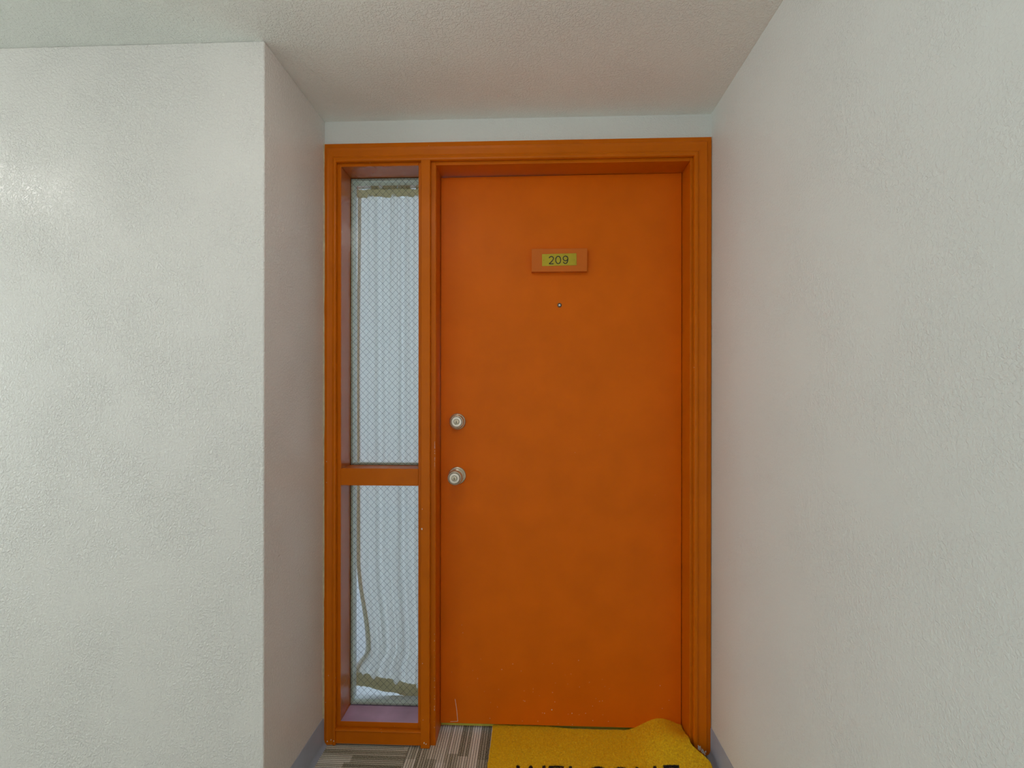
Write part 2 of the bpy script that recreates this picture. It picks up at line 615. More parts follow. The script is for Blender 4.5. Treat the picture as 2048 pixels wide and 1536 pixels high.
def casing_v(name, xo, xi, z0, zo, zi):
    """upright casing: outer edge xo, inner edge xi; top mitred from zo (outer) to zi (inner)"""
    r0 = [(xo + (xi - xo) * t / PW, -d, z0) for t, d in PROF]
    r1 = [(xo + (xi - xo) * t / PW, -d, zo + (zi - zo) * t / PW) for t, d in PROF]
    return build(name, MB().sweep([r0, r1]), M['frame'], frame)


def casing_h(name, zo, zi, x0o, x0i, x1o, x1i):
    r0 = [(x0o + (x0i - x0o) * t / PW, -d, zo + (zi - zo) * t / PW) for t, d in PROF]
    r1 = [(x1o + (x1i - x1o) * t / PW, -d, zo + (zi - zo) * t / PW) for t, d in PROF]
    return build(name, MB().sweep([r0, r1]), M['frame'], frame)


CLo, CLi, CRo, CRi, CTi = XL + .002, -0.6945, XR - .0022, 0.5640, 2.0785
casing_v('casing', CLo, CLi, 0.003, ZT, CTi)
casing_v('casing', CRo, CRi, 0.003, ZT, CTi)
casing_h('casing', ZT, CTi, CLo, CLi, CRo, CRi)
# mullion casing, bottom rail and its bead
mc = MB().sweep([[(-0.389, 0, z), (-0.389, -0.0135, z), (-0.387, -0.015, z), (-0.359, -0.015, z), (-0.357, -0.0135, z), (-0.357, 0, z)]
                 for z in (0.002, CTi + .0005)])
build('mullion_casing', mc, M['frame'], frame)
br = build('bottom_rail', B(CLi, -0.389, -0.0105, 0.0, 0.008, 0.0535), M['frame'], frame, bevel=0.0012)
bd = MB().sweep([[(x, 0, 0.0535), (x, -0.0135, 0.0535), (x, -0.0155, 0.056), (x, -0.0145, 0.0595), (x, -0.010, 0.0615), (x, 0, 0.0615)] for x in (CLi, -0.389)])
build('rail_bead', bd, M['frame'], frame)
# jambs
bev = 0.0015
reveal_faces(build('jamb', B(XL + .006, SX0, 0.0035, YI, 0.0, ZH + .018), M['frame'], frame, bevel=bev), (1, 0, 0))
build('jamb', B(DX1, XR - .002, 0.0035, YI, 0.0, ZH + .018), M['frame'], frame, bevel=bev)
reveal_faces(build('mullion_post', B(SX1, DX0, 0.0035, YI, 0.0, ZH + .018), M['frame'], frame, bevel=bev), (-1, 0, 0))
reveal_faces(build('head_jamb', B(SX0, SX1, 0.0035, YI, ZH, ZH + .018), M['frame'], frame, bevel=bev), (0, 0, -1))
build('head_jamb', B(DX0, DX1, 0.0035, YI, ZH, ZH + .018), M['frame'], frame, bevel=bev)
# thin stop strip on the door side of the opening, the small step next to the casing
build('door_stop', B(DX0, DX0 + .0015, 0.0045, YD + .045, 0.0, ZH), M['frame'], frame)
# threshold
th = MB().sweep([[(x, 0.118, 0.0), (x, 0.121, 0.006), (x, 0.130, 0.0105), (x, 0.160, 0.012), (x, 0.172, 0.004), (x, 0.172, -0.004), (x, 0.118, -0.004)] for x in (DX0, DX1)])
build('threshold', th, M['brass_floor'], frame)

# caulk along the left casing, uneven like a hand-run bead
rnd = random.Random(11)
rings = []
nz = 70
for k in range(nz + 1):
    z = 0.06 + (ZT - 0.06) * k / nz
    w = 0.0035 + 0.0018 * rnd.random() + 0.001 * math.sin(k * 0.35)
    rings.append([(XL, 0.0, z), (XL, -0.009 - w, z), (XL + w * .8, -0.0085, z), (XL + w * .8, 0.0, z)])
ck = build('caulk_bead', MB().sweep(rings), M['caulk'], frame)
ck['label'] = 'yellowed caulk bead'

# ------------------------------------------------------------------ sidelight window
win = empty('window_1')
tag(win, 'tall narrow wired-glass sidelight left of the orange door', 'window', 'structure')
ZS = 0.0795
sl = build('sill', B(SX0, SX1, 0.0035, YI, 0.012, ZS), M['frame'], win, bevel=bev)
sl.data.materials.append(M['sill_sheen'])
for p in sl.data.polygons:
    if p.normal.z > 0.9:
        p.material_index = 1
build('middle_rail', B(SX0, SX1, 0.0030, YI, 0.9250, 0.9860), M['frame'], win, bevel=0.0012)


def wires(x0, x1, z0, z1, y, px=0.0250, pz=0.0258, t=0.00042, phase=(0.0, 0.0)):
    """diamond wire mesh clipped to the pane, as flat-sided wires"""
    mb = MB()
    slope = pz / px
    for sgn in (1, -1):
        # lines z = sgn*slope*x + c ; spacing in c is pz
        cs = [z - sgn * slope * x for x in (x0, x1) for z in (z0, z1)]
        k = math.floor(min(cs) / pz)
        while k * pz < max(cs) + pz:
            c = k * pz + phase[0 if sgn > 0 else 1]
            k += 1
            xa, xb = x0, x1
            za, zb = sgn * slope * x0 + c, sgn * slope * x1 + c
            if sgn > 0:
                if za < z0: xa = (z0 - c) / slope
                if zb > z1: xb = (z1 - c) / slope
            else:
                if za > z1: xa = (c - z1) / slope
                if zb < z0: xb = (c - z0) / slope
            if xb - xa < 0.002:
                continue
            za, zb = sgn * slope * xa + c, sgn * slope * xb + c
            d = Vector((xb - xa, zb - za)).normalized()
            n = Vector((-d.y, d.x)) * t
            yy = y + (0.0003 if sgn > 0 else -0.0003)
            r = []
            for (x, z) in ((xa, za), (xb, zb)):
                r.append([(x + n.x, yy, z + n.y), (x, yy - t, z), (x - n.x, yy, z - n.y), (x, yy + t, z)])
            mb.sweep(r)
    return mb


for (z0, z1, ph) in ((0.9860, ZH, (0.004, 0.009)), (ZS, 0.9250, (0.011, 0.003))):
    p = build('pane', B(SX0, SX1, YD + .001, YD + .007, z0, z1), M['glass'], win)
    w = build('wire_mesh', wires(SX0 + .001, SX1 - .001, z0 + .001, z1 - .001, YD + .004, phase=ph), M['wire'], p)
    w['kind'] = 'stuff'
    w['label'] = 'fine dark diamond wire mesh inside the glass'
    # white glazing beads on the room side
    gb = 0.008
    build('glazing_bead', B(SX0, SX0 + gb, YD + .0075, YD + .030, z0, z1), M['white_trim'], win, bevel=0.001)
    build('glazing_bead', B(SX1 - gb, SX1, YD + .0075, YD + .030, z0, z1), M['white_trim'], win, bevel=0.001)
    build('glazing_bead', B(SX0 + gb, SX1 - gb, YD + .0075, YD + .030, z1 - gb, z1), M['white_trim'], win, bevel=0.001)
    build('glazing_bead', B(SX0 + gb, SX1 - gb, YD + .0075, YD + .030, z0, z0 + gb), M['white_trim'], win, bevel=0.001)
# white inner lining and ledge on the room side
build('inner_lining', B(SX0, SX0 + .0025, YD + .030, YI + .012, ZS, ZH), M['white_sill'], win)
build('inner_lining', B(SX0, SX1, YD + .030, YI + .012, ZH - .0025, ZH), M['white_trim'], win)
build('inner_lining', B(SX0, SX1, YD + .030, YI + .012, ZS, ZS + .0025), M['white_sill'], win)
build('inner_ledge', B(SX0 - .3, SX1 + .02, YI + .011, YI + .16, 0.030, 0.060), M['white_sill'], win, bevel=0.003)

# ------------------------------------------------------------------ door
slab = MB()
x0, x1, y0, y1, zb = DX0 + .003, DX1 - .002, YD, YD + .044, 0.0225
slab.add([(x0, y0, zb), (x1, y0, zb), (x1, y1, zb), (x0, y1, zb),
          (x0, y0, ZH - .0042), (x1, y0, ZH - .0008), (x1, y1, ZH - .0008), (x0, y1, ZH - .0042)],
         [(0, 3, 2, 1), (4, 5, 6, 7), (0, 1, 5, 4), (1, 2, 6, 5), (2, 3, 7, 6), (3, 0, 4, 7)])
door = build('door_1', slab, M['door'], bevel=0.001)
tag(door, 'flush orange-brown painted entrance door with brass number plate 209', 'door', 'structure')

# deadbolt
dbx, dbz = -0.2747, 1.1511
db = build('deadbolt', MB().lathe_y(dbx, dbz, [(0.0308, 0.0), (0.0308, 0.003), (0.0300, 0.0075), (0.0285, 0.0095), (0.0262, 0.0105),
                                              (0.0255, 0.013), (0.0245, 0.0215), (0.0230, 0.0245), (0.0215, 0.0252), (0.0205, 0.0252)], y0=YD), M['nickel'], door, smooth=True)
build('groove_ring', MB().lathe_y(dbx, dbz, [(0.0205, 0.0235), (0.0205, 0.02535), (0.0190, 0.02535), (0.0190, 0.0235)], y0=YD), M['dark_groove'], db)
build('lock_face', MB().lathe_y(dbx, dbz, [(0.0192, 0.0235), (0.0192, 0.0262), (0.0180, 0.0275), (0.0105, 0.0278)], y0=YD), M['nickel_face'], db, smooth=True)
build('groove_ring', MB().lathe_y(dbx, dbz, [(0.0106, 0.0255), (0.0106, 0.02795), (0.0094, 0.02795), (0.0094, 0.0255)], y0=YD), M['dark_groove'], db)
build('cylinder_plug', MB().lathe_y(dbx, dbz, [(0.0095, 0.0255), (0.0095, 0.0284), (0.0085, 0.0288)], y0=YD), M['nickel'], db, smooth=True)
build('keyway', B(dbx - .0011, dbx + .0011, YD - .0292, YD - .0286, dbz - .0062, dbz + .004), M['ink'], db)
db['label'] = 'satin nickel deadbolt'

# knob
kx, kz = -0.2757, 0.9491
kn = empty('door_knob')
kn.parent = door
kn['label'] = 'satin nickel door knob with keyhole'
build('rosette', MB().lathe_y(kx, kz, [(0.0330, 0.0), (0.0330, 0.003), (0.0318, 0.0062), (0.0290, 0.0078), (0.0270, 0.0080), (0.0250, 0.0105), (0.0180, 0.0130), (0.0130, 0.0140)], y0=YD),
      M['nickel'], kn, smooth=True)
build('knob', MB().lathe_y(kx, kz, [(0.0120, 0.012), (0.0115, 0.026), (0.0135, 0.031), (0.0205, 0.036), (0.0250, 0.042), (0.0272, 0.050), (0.0272, 0.058), (0.0258, 0.064), (0.0230, 0.0672), (0.0208, 0.0678)], y0=YD),
      M['nickel'], kn, smooth=True)
build('groove_ring', MB().lathe_y(kx, kz, [(0.0208, 0.066), (0.0208, 0.06795), (0.0192, 0.06795), (0.0192, 0.066)], y0=YD), M['dark_groove'], kn)
build('lock_face', MB().lathe_y(kx, kz, [(0.0193, 0.066), (0.0193, 0.0690), (0.0183, 0.0702), (0.0103, 0.0704)], y0=YD), M['nickel_face'], kn, smooth=True)
build('groove_ring', MB().lathe_y(kx, kz, [(0.0104, 0.068), (0.0104, 0.07055), (0.0093, 0.07055), (0.0093, 0.068)], y0=YD), M['dark_groove'], kn)
build('cylinder_plug', MB().lathe_y(kx, kz, [(0.0094, 0.068), (0.0094, 0.0710), (0.0085, 0.0714)], y0=YD), M['nickel'], kn, smooth=True)
build('keyway', B(kx - .0011, kx + .0011, YD - .0718, YD - .0712, kz - .0058, kz + .0042), M['ink'], kn)

# peephole
px_, pz_ = 0.1049, 1.5836
pp = build('peephole', MB().lathe_y(px_, pz_, [(0.0082, 0.0), (0.0082, 0.0015), (0.0072, 0.0028), (0.0052, 0.0030), (0.0046, 0.0016)], n=28, y0=YD), M['peep_ring'], door, smooth=True)
pp['label'] = 'small peephole with a bright lens'
build('lens', MB().lathe_y(px_, pz_, [(0.0048, 0.0010), (0.0046, 0.0022), (0.0036, 0.0034), (0.0020, 0.0041), (0.0006, 0.0043)], n=24, y0=YD), M['lens'], pp, smooth=True)

# number block with the engraved brass plate
nb = build('number_block', B(0.0014, 0.2050, YD - .0205, YD, 1.7035, 1.7882), M['block'], door, bevel=0.0012)
nb['label'] = 'painted block carrying the number plate'
tilt = 0.0165
pcx, pcz = 0.1026, 1.7466
yb = YD - .0205


def rot(x, z):
    c, s = math.cos(tilt), math.sin(tilt)
    return (pcx + c * x - s * z, pcz + s * x + c * z)


w2, h2 = 0.0632, 0.0220
cs = [rot(*p) for p in ((-w2, -h2), (w2, -h2), (w2, h2), (-w2, h2))]
pl = build('number_plate', MB().sweep([[(x, y, z) for x, z in cs] for y in (yb, yb - .0016)]), M['brass'], nb, bevel=0.0004)
pl['label'] = 'brass plate engraved 209'
for sx in (-0.0575, 0.0565):
    c = rot(sx, -0.0005)
    build('rivet', MB().lathe_y(c[0], c[1], [(0.0019, 0.001), (0.0018, 0.0022), (0.0012, 0.0029), (0.0004, 0.0031)], n=14, y0=yb), M['brass'], nb, smooth=True)


def digit(pts, name='digit'):
    o = build(name, MB().ribbon_xz([rot(*p) for p in pts], 0.0033, yb - .0010, yb - .00185), M['ink'], nb)
    o['label'] = 'black engraved digit'


def arc(cx, cz, rx, rz, a0, a1, n=18):
    return [(cx + rx * math.cos(math.radians(a0 + (a1 - a0) * i / n)), cz + rz * math.sin(math.radians(a0 + (a1 - a0) * i / n))) for i in range(n + 1)]


# digits are laid out about the plate centre
dz = -0.001
two = arc(-0.0290, dz + 0.0060, 0.0078, 0.0075, 172, -28, 16) + [(-0.0265, dz - 0.0035), (-0.0325, dz - 0.0090), (-0.0373, dz - 0.0132), (-0.0373, dz - 0.0136), (-0.0205, dz - 0.0136)]
digit(two)
digit(arc(-0.0039, dz + 0.0000, 0.0091, 0.0136, 90, 450, 32))
nine = arc(0.0228, dz + 0.0050, 0.0086, 0.0086, -15, 345, 26) + arc(0.0222, dz + 0.0015, 0.0092, 0.0152, 10, -38, 8)[1:] + arc(0.0222, dz - 0.0035, 0.0082, 0.0102, -38, -160, 10)
digit(nine)

# ------------------------------------------------------------------ paint chips and scratches (real flakes, a fraction of a millimetre proud)
F_, YAW, ROLL, SY, DD, HH = 1000.0, 0.0382, 0.0011, 30.78, 1.766, 1.234


def on_plane(px, py, Y):
    """world (x, z) on the plane y = Y of a mark measured in the photograph"""
    u, w = px - 1024, py - 768 - SY
    u, w = math.cos(ROLL) * u + math.sin(ROLL) * w, -math.sin(ROLL) * u + math.cos(ROLL) * w
    r = (math.cos(YAW) * u / F_ - math.sin(YAW), math.sin(YAW) * u / F_ + math.cos(YAW), -w / F_)
    t = (Y + DD) / r[1]
    return r[0] * t, HH + r[2] * t


rnd = random.Random(5)


def casing_depth(x, xo, xi):
    t = (x - xo) / (xi - xo) * PW
    for (a, da), (b, db_) in zip(PROF[1:-2], PROF[2:-1]):
        if a <= t <= b:
            return da + (db_ - da) * (t - a) / max(b - a, 1e-9)
    return 0.0085


def flake(mb, x, z, r, y, stretch=1.0):
    n = rnd.randint(5, 7)
    a0 = rnd.random() * 6
    pts = []
    for k in range(n):
        a = a0 + 2 * PI * k / n
        q = r * (0.6 + 0.6 * rnd.random())
        pts.append((x + q * math.cos(a), z + q * stretch * math.sin(a)))
    mb.sweep([[(p[0], y, p[1]) for p in pts], [(p[0], y - .0003, p[1]) for p in pts]])


spots = [(818, 803, 1.9), (765, 828, 1.3), (965, 829, 1.4), (938, 836, 1.0), (1065, 828, 1.1), (1117, 882, 1.4), (716, 887, 1.2), (603, 885, .9), (365, 866, 1.2),
         (420, 782, .9), (620, 740, 1.1), (616, 664, 1.0), (681, 650, .9), (823, 677, 1.0), (452, 508, 1.1), (594, 519, 1.1), (532, 467, .9), (297, 432, .9), (276, 574, 1.1),
         (934, 614, 1.0), (1092, 602, 1.0), (1187, 581, .9), (1014, 442, .9), (823, 464, .9), (1188, 738, 1.0), (1167, 740, 1.0), (1116, 776, 1.1), (1205, 632, .8), (1240, 648, .8),
         (1190, 838, .9), (1018, 838, .8), (865, 905, 1.0), (968, 911, 1.0), (1232, 887, .9), (1610, 626, 1.0), (1675, 733, .9), (1768, 743, .9), (1625, 793, .9), (840, 745, 1.1),
         (728, 699, .7), (430, 654, .9), (200, 637, .8), (85, 527, .8), (160, 183, .9), (167, 240, .8), (240, 515, .8), (915, 548, .8), (958, 541, .9), (750, 825, .9), (610, 735, .8),
         (680, 672, .7), (845, 607, .6), (370, 750, .8), (1020, 636, .7), (757, 470, .6), (325, 668, .6), (1140, 720, .9)]
mb = MB()
for sx, sy, r in spots:
    x, z = on_plane(880 + sx / 3.657, 1200 + sy / 3.657, YD)
    flake(mb, x, z, r * 0.00105, YD)
for (sx, sy) in ((889, 816), (1150, 905), (1480, 910), (1200, 870), (1310, 990), (1017, 1105), (1093, 1100)):
    x, z = on_plane(sx, sy, YD)
    flake(mb, x, z, 0.0006, YD)
pc = build('paint_chips', mb, M['chip'], door)
pc['kind'] = 'stuff'
pc['label'] = 'pale specks of chipped paint near the door foot'
mb = MB()
for pts, w in (([(110, 725), (117, 765), (122, 800), (126, 845), (130, 886)], .0014), ([(75, 889), (100, 888), (130, 887)], .0012)):
    mb.ribbon_xz([on_plane(880 + a / 3.657, 1200 + b / 3.657, YD) for a, b in pts], w, YD, YD - .0002)
sc_ = build('scratch', mb, M['chip'], door)
sc_['label'] = 'pale upright scratch at the door foot'

# chips on the frame
mb = MB()
yc = -0.0145
for k in range(26):   # bare patch at the foot of the right casing
    t = rnd.random()
    px, py = 1397 + 14 * t + rnd.uniform(-3, 3), 1494 + 14 * t + rnd.uniform(-2.5, 2.5)
    x, z = on_plane(px, py, yc)
    x = min(x, CRo - .003)
    flake(mb, x, max(z, 0.004), rnd.uniform(.0014, .0036), -casing_depth(x, CRo, CRi) - .0001, 1.3)
for k in range(7):
    x, z = on_plane(1418 + rnd.uniform(-1, 1), 1492 + rnd.random() * 14, -.009)
    flake(mb, min(x, CRo - .001), z, rnd.uniform(.0008, .0018), -.0085, 1.6)
for (px, py, r) in ((843.6, 1058, .0022), (844.5, 1018, .001), (845, 1327, .0012), (846, 1440, .001), (848, 1486, .002), (852, 1488, .002)):
    x, z = on_plane(px, py, -.015)
    flake(mb, max(x, -.3885), max(z, .003), r, -.0148, 1.8)
for k in range(22):   # worn edge of the stop beside the lock
    x, z = on_plane(872, 880 + rnd.random() * 60, 0)
    flake(mb, DX0 - .0018 + rnd.uniform(-.0004, .0006), z, rnd.uniform(.0005, .0011), .0035, 2.2)
for k in range(16):
    x, z = on_plane(872, 1260 + rnd.random() * 220, 0)
    flake(mb, DX0 - .0018 + rnd.uniform(-.0004, .0006), max(z, .004), rnd.uniform(.0004, .0011), .0035, 2.0)
for (px, py, r) in ((653, 923, .0012), (653, 965, .001), (651, 1405, .0008), (657, 1351, .001), (671, 1356, .001), (662, 1480, .002), (655, 1482, .002), (668, 1481, .0016)):
    x, z = on_plane(px, py, -.011)
    x = max(x, CLo + .002)
    flake(mb, x, max(z, .004), r, -casing_depth(x, CLo, CLi), 1.6)
for (px, py, r) in ((764, 1463, .001), (790, 1451, .0008), (763, 1457, .001), (700, 1352, .0006), (1387, 735, .0012), (741, 327, .0008), (858, 293, .0008)):
    x, z = on_plane(px, py, -.011)
    flake(mb, x, z, r, -.0152)
fc2 = build('paint_chips', mb, M['chip'], frame)
fc2['kind'] = 'stuff'
fc2['label'] = 'pale chips where the frame paint has worn off'

# ------------------------------------------------------------------ curtain on its two rods
cur = empty('sash_curtain')
tag(cur, 'gathered white sheer curtain behind the wired sidelight glass', 'curtain')
YC = 0.180
XC1 = -0.372


def smooth(a, b, x):
    t = max(0.0, min(1.0, (x - a) / (b - a)))
    return t * t * (3 - 2 * t)


def left_edge(z):
    e = -0.690
    e += 0.040 * smooth(0.60, 0.24, z)
    e -= 0.046 * smooth(0.25, 0.165, z)
    return e


def pocket_z(x):
    return 0.140 - (x + 0.69) * 0.195


ZTOP = 2.034
nx, nzz = 150, 120


def fold(u, v):
    """depth of the folds; u across 0..1, v up 0..1"""
    y = 0.0075 * math.sin(2 * PI * (3.3 * u + 0.18 * math.sin(2.2 * v) + 0.1))
    y += 0.0050 * math.sin(2 * PI * (7.1 * u + 0.30 * v))
    for uc, dr, a, w in ((0.13, 0.02, 0.007, 0.022), (0.27, -0.03, 0.009, 0.018), (0.41, 0.05, 0.007, 0.020),
                         (0.53, 0.02, 0.010, 0.016), (0.66, -0.02, 0.007, 0.022), (0.79, 0.03, 0.009, 0.018), (0.92, 0.0, 0.007, 0.02)):
        y -= a * math.exp(-((u - uc - dr * v) / w) ** 2)
    # sharper pleats towards the top, where the cloth is gathered on the rod
    top = smooth(0.55, 1.0, v)
    y += 0.0040 * top * abs(math.sin(PI * (17 * u + 0.3 * v))) - 0.0015
    bot = smooth(0.30, 0.02, v)
    y += 0.0060 * bot * abs(math.sin(PI * (9 * u ** 1.6 + 1.2 * v)))
    return y


mb = MB()
vs, fs = [], []
for j in range(nzz + 1):
    v = j / nzz
    for i in range(nx + 1):
        u = i / nx
        zt = ZTOP + 0.003 * math.sin(40 * u) + 0.002 * math.sin(97 * u)
        xg = -0.67 + (XC1 + 0.67) * u
        zbm = pocket_z(xg) + 0.02
        z = zbm + (zt - zbm) * v
        e = left_edge(z)
        x = e + (XC1 - e) * u + 0.0020 * math.sin(2 * PI * (6 * u + 0.4 * v))
        y = YC + fold(u, v)
        if v < 0.12:   # the slack foot of the cloth is drawn towards the left end of the lower rod
            y -= 0.010 * smooth(0.12, 0.0, v) * (1 - u)
        vs.append((x, y, z))
for j in range(nzz):
    for i in range(nx):
        a = j * (nx + 1) + i
        fs.append((a, a + 1, a + nx + 2, a + nx + 1))
mb.add(vs, fs)
build('cloth', mb, M['fabric'], cur, smooth=True)

# side hem: the cloth turned over at its left edge (two more layers)
for dy in (0.0015, 0.003):
    mb = MB()
    vs, fs = [], []
    for j in range(nzz + 1):
        v = j / nzz
        zbm = pocket_z(-0.67) + 0.02
        z = zbm + (ZTOP - zbm) * v
        e = left_edge(z)
        hw = 0.015 + 0.006 * smooth(1.3, 2.0, z) + 0.008 * smooth(0.5, 0.2, z)
        for i in range(7):
            u = i / 6
            vs.append((e + hw * u, YC + fold(hw * u / 0.3, v) + dy + 0.002 * math.sin(PI * u), z))
    for j in range(nzz):
        for i in range(6):
            a = j * 7 + i
            fs.append((a, a + 1, a + 8, a + 7))
    mb.add(vs, fs)
    hem = build('side_hem', mb, M['hem'], cur, smooth=True)


def pocket(name, f_centre, x0, x1, rz, ry, seed, n=150, m=16, amp=0.28, freq=15):
    r_ = random.Random(seed)
    ph = [r_.random() * 6 for _ in range(8)]
    rings = []
    for i in range(n + 1):
        u = i / n
        x = x0 + (x1 - x0) * u
        cy, cz = f_centre(x)
        g = amp * (0.5 * math.sin(freq * 2 * PI * u + ph[0] + 2 * math.sin(9 * u)) + 0.3 * math.sin(freq * 4.7 * PI * u + ph[1]) + 0.2 * math.sin(freq * 9 * PI * u + ph[2]))
        ring = []
        for k in range(m):
            a = 2 * PI * k / m
            q = 1 + g * (0.6 + 0.4 * math.sin(a * 2 + 8 * u + ph[3])) + 0.10 * math.sin(3 * a + 20 * u + ph[4])
            ring.append((x + 0.0015 * math.sin(a + 30 * u), cy + ry * q * math.cos(a), cz + rz * q * math.sin(a)))
        rings.append(ring)
    return build(name, MB().sweep(rings, close=False), M['gathered'], cur, smooth=True)


# top heading below the rod, bottom rod pocket
pocket('rod_pocket', lambda x: (YC - .002, 2.0440 + .0015 * math.sin(60 * x)), -0.692, XC1, 0.0160, 0.0075, 3, amp=0.10, freq=11)
for (xa, xb, s) in ((-0.628, -0.598, 5), (-0.582, -0.527, 6), (-0.519, -0.474, 7), (-0.450, XC1, 8)):
    pocket('heading_ruffle', lambda x: (YC - .004, 2.0665), xa, xb, 0.0085, 0.0085, s, n=40, m=12, amp=0.35, freq=2)
pocket('rod_pocket', lambda x: (YC - .008, pocket_z(x)), -0.700, XC1, 0.0250, 0.0120, 9, amp=0.10, freq=14)

r1 = build('curtain_rod', MB().sweep([[(x, YC - .004 + .0064 * math.cos(a * PI / 8), 2.0665 + .0064 * math.sin(a * PI / 8)) for a in range(16)] for x in (-0.690, -0.36)]), M['rod'], smooth=True)
tag(r1, 'thin white rod at the head of the sidelight curtain', 'curtain rod', group='sash curtain rods')
r2 = build('curtain_rod', MB().sweep([[(x, YC - .008 + .0050 * math.cos(a * PI / 8), pocket_z(x) + .0050 * math.sin(a * PI / 8)) for a in range(16)] for x in (-0.700, -0.36)]), M['rod'], smooth=True)
tag(r2, 'tilted rod threaded through the foot of the sidelight curtain', 'curtain rod', group='sash curtain rods')

# ------------------------------------------------------------------ doormat
mat = empty('doormat')
tag(mat, 'mustard yellow coir doormat reading WELCOME, buckled against the right jamb', 'doormat')
MX0 = -0.1425
MY0, MY1 = -0.375, 0.104


def mat_right(y):
    """right edge: pinched inside the door opening, free in front of the casing"""
    return 0.5500 + 0.048 * smooth(-0.018, -0.085, y)


def mat_lift(x, y):
    a = smooth(-0.135, 0.020, y)
    up = smooth(0.345, 0.475, x)
    down = 1 - 0.45 * smooth(0.480, 0.555, x) * smooth(-0.02, 0.06, y)
    return 0.046 * a * up * down


def mat_pt(u, w):
    """u across 0..1, w from viewer side to door 0..1 -> (x, y, z of the backing's top)"""
    y = MY0 + (MY1 - MY0) * w
    y -= 0.010 * smooth(0.25, 0.45, u) * w * (1 - smooth(0.62, 0.85, u) * 0.3)
    xr = mat_right(y)
    xl = MX0 - 0.004 * (1 - w) * 0 + 0.0012 * math.sin(9 * w)
    x = xl + (xr - xl) * u
    return x, y, 0.0085 + mat_lift(x, y)


nu, nw = 90, 60
top = [[mat_pt(i / nu, j / nw) for i in range(nu + 1)] for j in range(nw + 1)]
mb = MB()
vs = [p for r in top for p in r] + [(p[0], p[1], p[2] - 0.0075) for r in top for p in r]
S = (nu + 1) * (nw + 1)
fs = []
for j in range(nw):
    for i in range(nu):
        a = j * (nu + 1) + i
        fs.append((a, a + 1, a + nu + 2, a + nu + 1))
        fs.append((S + a, S + a + nu + 1, S + a + nu + 2, S + a + 1))
for i in range(nu):
    for a, b in ((i, i + 1), (nw * (nu + 1) + i + 1, nw * (nu + 1) + i)):
        fs.append((a, S + a, S + b, b))
for j in range(nw):
    for a, b in (((j + 1) * (nu + 1), j * (nu + 1)), (j * (nu + 1) + nu, (j + 1) * (nu + 1) + nu)):
        fs.append((a, S + a, S + b, b))
mb.add(vs, fs)
bk = build('backing', mb, M['rubber'], mat, smooth=True)
bk['label'] = 'thin black rubber backing'

# lettering as strokes on the mat (x right, y towards the door); WELCOME
LT = -0.098      # top of the letters at x = 0
LH = 0.125
TILT = 0.019
SW = 0.0055      # half stroke


def seg_d(px, py, a, b):
    ax, ay = a
    bx, by = b
    dx, dy = bx - ax, by - ay
    L2 = dx * dx + dy * dy
    t = np.clip(((px - ax) * dx + (py - ay) * dy) / L2, 0, 1)
    return np.hypot(px - ax - t * dx, py - ay - t * dy)


def letter_strokes():
    L = []
    t, b = 0.0 - SW, -LH + SW
    mid = (t + b) / 2

    def poly(*pts):
        return list(zip(pts[:-1], pts[1:]))

    def ring(cx, rx, ry, a0, a1, n=22):
        return poly(*[(cx + rx * math.cos(math.radians(a0 + (a1 - a0) * i / n)), mid + ry * math.sin(math.radians(a0 + (a1 - a0) * i / n))) for i in range(n + 1)])
    ry = (t - b) / 2
    L.append(('W', poly((-.0430, t), (-.0215, b), (0.0003, t), (0.0220, b), (0.0440, t))))
    L.append(('E', poly((.0652, b), (.0652, t)) + poly((.0652, t), (.1050, t)) + poly((.0652, mid), (.1010, mid)) + poly((.0652, b), (.1060, b))))
    L.append(('L', poly((.1320, t), (.1320, b)) + poly((.1320, b), (.1690, b))))
    L.append(('C', ring(0.2240, 0.0400, ry, 42, 318)))
    L.append(('O', ring(0.2980, 0.0335, ry, 0, 360)))
    L.append(('M', poly((.3510, b), (.3520, t), (.3810, b + .03), (.4100, t), (.4110, b))))
    L.append(('E', poly((.4430, b), (.4430, t)) + poly((.4430, t), (.4850, t)) + poly((.4430, mid), (.4790, mid)) + poly((.4430, b), (.4860, b))))
    return L


letters = letter_strokes()


def letter_index(x, y):
    lx, ly = x, y - (LT + TILT * x)
    w = np.full(len(x), -1)
    for k, (ch, segs) in enumerate(letters):
        d = np.full(len(x), 9.0)
        for a, b in segs:
            d = np.minimum(d, seg_d(lx, ly, a, b))
        w[d < SW] = k
    return w


rng = np.random.default_rng(3)
NF = 170000
U = rng.random(NF)
# the pile is even over the mat
Wv = rng.random(NF)
MAXLIFT = None


def vsmooth(a, b, x):
    t = np.clip((x - a) / (b - a), 0, 1)
    return t * t * (3 - 2 * t)


def vmat(U, W):
    y = MY0 + (MY1 - MY0) * W
    y = y - 0.010 * vsmooth(0.25, 0.45, U) * W * (1 - vsmooth(0.62, 0.85, U) * 0.3)
    xr = 0.5500 + 0.048 * vsmooth(-0.018, -0.085, y)
    xl = MX0 + 0.0012 * np.sin(9 * W)
    x = xl + (xr - xl) * U
    a = vsmooth(-0.135, 0.020, y)
    up = vsmooth(0.345, 0.475, x)
    dn = 1 - 0.45 * vsmooth(0.480, 0.555, x) * vsmooth(-0.02, 0.06, y)
    return np.stack([x, y, 0.0085 + 0.046 * a * up * dn], 1)


